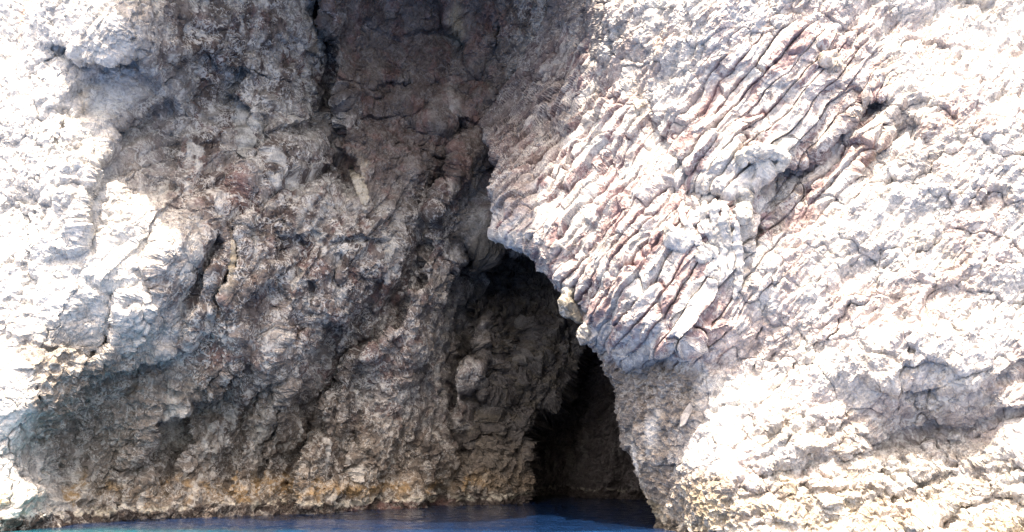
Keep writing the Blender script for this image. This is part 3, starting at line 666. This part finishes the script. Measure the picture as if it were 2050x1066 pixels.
# the ground on top of the cliffs, closing the cave from above and behind
def sheet(name, rows, mat, label, cat):
    rows = np.stack(rows); n = rows.reshape(-1, 3)
    c = np.zeros_like(n) + C(.38, .36, .32); w_ = np.zeros_like(n) + .5
    return tag(mesh_obj(name, n, quads(rows.shape[0], rows.shape[1]).reshape(-1, 4)[:, ::-1], mat, c, w_), label, cat, 'structure')
tl = P2_L[0]; sheet("shading_cliff_top", [tl[::3] + np.array([0, a_, b_]) for a_, b_ in ((0, 0), (.2, 3), (.6, 7), (1.4, 11), (3, 14), (8, 16), (20, 17), (60, 18))], M_ROCK, "unseen cliff top raised to shade the cave recess", "ground")  # out of view, built up high to keep sun off the recess
tr = P2_R[0, 16:]; sheet("headland_top", [tr[::3] + np.array([0, 9.0 * k, .35 * k]) for k in range(0, 7)], M_ROCK, "bare stony ground on top of the right headland", "ground")
er = P2_R[:, -1]; sheet("headland_flank", [er[::3] + np.array([8.0 * k, 8.0 * k, 0]) for k in range(0, 8)], M_ROCK, "far flank of the right headland", "cliff")
el = P2_L[:, 0]; sheet("cliff_flank", [el[::3] + np.array([-7.0 * k, -1.0 * k, 0]) for k in range(0, 8)], M_ROCK, "outer flank of the left cliff along the shore", "cliff")

# ================================================================== the sea
sx = np.concatenate([-np.geomspace(60, 3000, 12)[::-1], np.arange(-50, -21, .5), np.arange(-21, 9, .1), np.arange(9, 50.1, .5), np.geomspace(60, 3000, 12)])
sy = np.concatenate([-np.geomspace(20, 3000, 14)[::-1], np.arange(-15, 15, .5), np.arange(15, 38, .1), np.arange(38, 60, .5), [80, 120]])
SX, SY = np.meshgrid(sx, sy); W = np.stack([SX, SY, 0 * SX], -1)
W[..., 2] = (.035 * fbm(W * np.array([.8, 1.2, 1]), 1.3, 3, .5, 701) + .012 * ridged(W * np.array([.8, 1.3, 1]), .5, 2, .5, 711)) * (np.abs(SX) < 50) * (SY > -15) * (SY < 60)
cw = np.zeros(W.shape, np.float32) + C(.003, .015, .05)
shal = blob(SX, SY, -11.0, 20.9, 4.0, 1.1) * .9
cw = lay(cw, sstep(22.4, 20.5, SY) * .8, C(.003, .06, .19)); cw = lay(cw, shal, C(.01, .14, .15))
tag(mesh_obj("sea_water", W.reshape(-1, 3), quads(*SX.shape).reshape(-1, 4)[:, ::-1], M_WATER, cw.reshape(-1, 3)), "deep blue rippled sea lapping into the cave", "water", 'structure')

# ================================================================== single rocks and flowstone bodies on the faces
def project(P):
    x, y, z = P[..., 0], P[..., 1], P[..., 2] - CAM_H; cp, sp = math.cos(PITCH), math.sin(PITCH)
    dpt = y * cp + z * sp; b = (-y * sp + z * cp) / dpt
    return 1025 + F * x / dpt, 533 - F * b
PL = P2_L[::2, ::2].reshape(-1, 3); PR = P2_R[::2, 16::2].reshape(-1, 3); pjL = project(PL); pjR = project(PR)
def depth_at(px, py, side):
    Q, pj = (PL, pjL) if side == 'L' else (PR, pjR)
    d2 = (pj[0] - px) ** 2 + (pj[1] - py) ** 2; k = np.argsort(d2)[:12]
    return Q[k, 1].min()
def body(name, path, mat, parent=None, side='R', flat=1.0, rough=1.0, tint=(.6, .59, .57), veins=.6, out=.0, seed=0, dref=None, origin=None):
    """a knobbly solid grown along a path of (px, py, radius in photo pixels); flat squashes it towards the wall"""
    path = np.array(path, float); n = 72; m = 56
    L_ = np.r_[0, np.cumsum(np.hypot(*np.diff(path[:, :2], axis=0).T))]; t = np.linspace(0, L_[-1], n)
    px = np.interp(t, L_, path[:, 0]); py = np.interp(t, L_, path[:, 1]); rr = np.interp(t, L_, path[:, 2])
    for _ in range(3): px[1:-1] = (px[:-2] + 2 * px[1:-1] + px[2:]) / 4; py[1:-1] = (py[:-2] + 2 * py[1:-1] + py[2:]) / 4; rr[1:-1] = (rr[:-2] + 2 * rr[1:-1] + rr[2:]) / 4
    u = np.linspace(0, 1, n); rr = rr * np.sqrt(np.clip(1 - (2 * u - 1) ** 8, 0.0004, 1))
    dd = np.array([depth_at(px[k], py[k], side) for k in range(0, n, 6)]); dd = np.interp(np.arange(n), np.arange(0, n, 6), dd)
    if dref is not None: dd = dd * 0 + dref
    for _ in range(12): dd[1:-1] = (dd[:-2] + 2 * dd[1:-1] + dd[2:]) / 4
    c = place(px, py, dd - out); mpp = dd / F; tan = np.gradient(c, axis=0); tan /= np.linalg.norm(tan, axis=1)[:, None]
    view = c - np.array([0, 0, CAM_H]); view /= np.linalg.norm(view, axis=1)[:, None]
    sd = np.cross(tan, view); sd /= np.linalg.norm(sd, axis=1)[:, None]; dp = np.cross(sd, tan)
    a = np.linspace(0, 2 * math.pi, m, endpoint=False)
    ring = c[:, None] + (rr * mpp)[:, None, None] * (np.cos(a)[None, :, None] * sd[:, None] + flat * np.sin(a)[None, :, None] * dp[:, None])
    V = ring.reshape(-1, 3); N_ = (ring - c[:, None]).reshape(-1, 3); ln = np.linalg.norm(N_, axis=1, keepdims=True) + 1e-6
    sc = ln / ln.max()
    S = V + seed * 13.7
    fa, fj = facets(S / (.45 * ln.max() + .12), 40 + seed, 1.0)
    dsp = ln[:, 0] * (.10 * fa + .42 * chips(S, ln.max() * 1.1, 3, .5, 43) + .25 * fbm(S, ln.max() * 1.2, 4, .55, 41) + .12 * ridged(S * np.array([1, 1, .35]), ln.max() * .5, 3, .55, 45)) * rough
    V = V + N_ / ln * dsp[:, None]
    V = np.vstack([V, c[:1], c[-1:]])
    idx = np.arange(n * m).reshape(n, m); q_ = np.stack([idx[:-1], idx[1:], np.roll(idx[1:], -1, 1), np.roll(idx[:-1], -1, 1)], -1).reshape(-1, 4)
    capa = np.stack([np.full(m, n * m), idx[0], np.roll(idx[0], -1), np.roll(idx[0], -1)], -1); capb = np.stack([np.full(m, n * m + 1), np.roll(idx[-1], -1), idx[-1], idx[-1]], -1)
    org = c[0] if origin is None else origin
    me = bpy.data.meshes.new(name); me.from_pydata((V - org).tolist(), [], [tuple(f) for f in q_] + [tuple(f[:3]) for f in capa] + [tuple(f[:3]) for f in capb]); me.polygons.foreach_set("use_smooth", np.ones(len(me.polygons), bool))
    cc = np.zeros((len(V), 4), np.float32); cc[:, :3] = tint; cc[:, :3] *= (1 + .5 * fbm(V, .35, 3, .6, 47))[:, None]; cc[:, 3] = 1
    ww = np.ones((len(V), 4), np.float32); ww[:, 0] = veins; ww[:, 1] = .8
    for nm, arr in (("tint", cc), ("wear", ww)): me.attributes.new(nm, 'FLOAT_COLOR', 'POINT').data.foreach_set("color", arr.ravel())
    me.materials.append(mat); o = bpy.data.objects.new(name, me); scene.collection.objects.link(o)
    if parent: o.parent = parent; o.location = tuple(org - np.array(parent.location))
    else: o.location = tuple(org)
    return o
def T(o, label, cat, group=None): return tag(o, label, cat, None, group)
G_H = "knobs hanging from the lip of the cave arch"
T(body("hanging_rock", [(1140,574,12),(1138,595,15),(1136,612,17),(1148,628,14),(1160,642,9),(1166,648,4)], M_ROCK, tint=(.21,.195,.165), dref=23.05, flat=.8, rough=.8, seed=1),
  "greenish teardrop knob of rock hanging highest from the lip of the cave arch", "hanging rock", G_H)
T(body("hanging_rock", [(1205,628,12),(1192,646,15),(1178,664,15),(1168,680,13),(1162,692,6)], M_ROCK, tint=(.30,.285,.27), dref=22.75, flat=.8, rough=.9, seed=2),
  "lower grey knob with pale ribs hanging where the cave edge turns brown", "hanging rock", G_H)
def slab(name, outline, side, thick, tint):
    """a flat angular slab: outline in photo pixels set at the depth of the face behind it, with real thickness and worn edges"""
    o_ = np.array(outline, float); d0 = depth_at(o_[:, 0].mean(), o_[:, 1].mean(), side)
    front = place(o_[:, 0], o_[:, 1], d0 - .07 + 0 * o_[:, 0]); front[:, 1] += .10 * (o_[:, 0] - o_[:, 0].mean()) / 16
    back = front + np.array([.06, thick, .02]); n = len(o_); c0 = front.mean(0)
    bm = bmesh.new(); vs = [bm.verts.new(tuple(p - c0)) for p in np.vstack([front, back])]
    bm.faces.new(vs[:n]); bm.faces.new(vs[n:][::-1])
    for k in range(n): bm.faces.new((vs[k], vs[n + k], vs[n + (k + 1) % n], vs[(k + 1) % n]))
    bmesh.ops.bevel(bm, geom=bm.edges[:], offset=.025, segments=2, affect='EDGES'); bmesh.ops.recalc_face_normals(bm, faces=bm.faces[:])
    me = bpy.data.meshes.new(name); bm.to_mesh(me); bm.free()
    for nm, v in (("tint", tint), ("wear", (.1, .5, 0))):
        me.attributes.new(nm, 'FLOAT_COLOR', 'POINT').data.foreach_set("color", np.tile(np.array(v + (1,), np.float32), len(me.vertices)))
    me.materials.append(M_ROCK); o = bpy.data.objects.new(name, me); o.location = tuple(c0); scene.collection.objects.link(o); return o
T(slab("rock_flake", [(1388,799),(1394,803),(1386,824),(1371,851),(1359,857),(1362,834),(1374,815)], 'R', .35, (.47, .45, .44)),
  "small smooth white flake of rock leaning on the sunlit cliff beside the brown cave foot", "rock")
T(body("flowstone_shelf", [(1484,338,10),(1488,318,14),(1505,303,15),(1535,302,14),(1562,310,12),(1573,322,10),(1560,338,9),(1548,346,5)], M_ROCK, tint=(.54,.52,.48), flat=.8, rough=1.1, out=.10, seed=4),
  "white hooked shelf of flowstone jutting over a dark hollow in the right cliff", "flowstone")
T(body("rock_nodule", [(1488,378,8),(1490,392,15),(1489,415,18),(1488,438,14),(1488,452,7)], M_ROCK, tint=(.36,.35,.33), flat=.7, rough=.8, out=.05, seed=5),
  "grey oval nodule standing in the dark hollow under the white hooked shelf", "rock")
T(body("rock_nodule", [(1640,128,10),(1655,122,20),(1670,132,22),(1682,140,12)], M_ROCK, tint=(.40,.34,.29), flat=.7, rough=.9, out=.0, seed=6),
  "buff brown rounded nodule in the upper right cliff below the pale overhang", "rock")
T(body("rock_block", [(1330,492,10),(1350,482,22),(1372,476,24),(1392,486,14)], M_ROCK, tint=(.43,.42,.41), flat=.45, rough=1.3, out=-.04, seed=8),
  "grey rounded block left of the white dripstone cluster above a red gap", "rock")
T(body("rock_block", [(1396,524,9),(1410,512,17),(1428,502,17),(1440,494,9)], M_ROCK, tint=(.45,.44,.43), flat=.5, rough=1.2, out=.0, seed=9),
  "pale lozenge shaped block caught under the arms of the white dripstone cluster", "rock")
curt = body("dripstone", [(1432,398,6),(1428,430,10),(1436,462,10),(1446,500,8),(1450,540,6),(1446,560,3)], M_ROCK, tint=(.56, .545, .525), flat=.6, rough=1.1, veins=.6, seed=11)
T(curt, "white dripstone cluster of many drip arms hanging below and left of the hooked shelf", "dripstone")
for k, pth in enumerate([[(1412,402,7),(1408,430,9),(1416,458,8),(1430,488,7),(1446,504,3)], [(1452,404,6),(1450,440,10),(1456,480,10),(1462,520,7),(1464,548,3)],
        [(1368,402,4),(1362,420,5),(1368,440,5),(1378,452,5),(1392,462,3)], [(1384,392,3),(1396,410,4),(1398,428,5),(1390,434,3)], [(1476,440,5),(1474,480,9),(1480,520,9),(1478,560,8),(1470,600,4)], [(1452,512,6),(1436,524,8),(1424,538,8),(1412,552,4)],
        [(1400,470,4),(1398,484,6),(1408,496,6),(1424,490,4)]]):
    body("stalactite", pth, M_ROCK, curt, tint=(.56, .545, .525), flat=.6, rough=1.1, veins=.6, out=.0, seed=10 + k)
for (pth, tn, lb) in [
    ([(484,205,8),(488,230,18),(490,262,22),(488,292,20),(492,316,8)], (.33,.33,.315), "smooth grey tongue of flowstone on the shaded left wall under a brown stain"),
    ([(700,330,5),(714,358,9),(724,384,12),(730,402,11),(732,412,5)], (.42,.375,.30), "cream coloured tongue of flowstone ending above the middle of the shaded wall"),
    ([(466,480,4),(465,505,7),(464,535,7),(463,556,3)], (.40,.35,.27), "thin yellowish strip of flowstone beside a slanting crack low on the left wall")]:
    T(body("flowstone_tongue", pth, M_ROCK, side='L', tint=tn, flat=.3, rough=.7, out=-.06, seed=30 + len(lb)), lb, "flowstone", "flowstone tongues on the shaded wall")
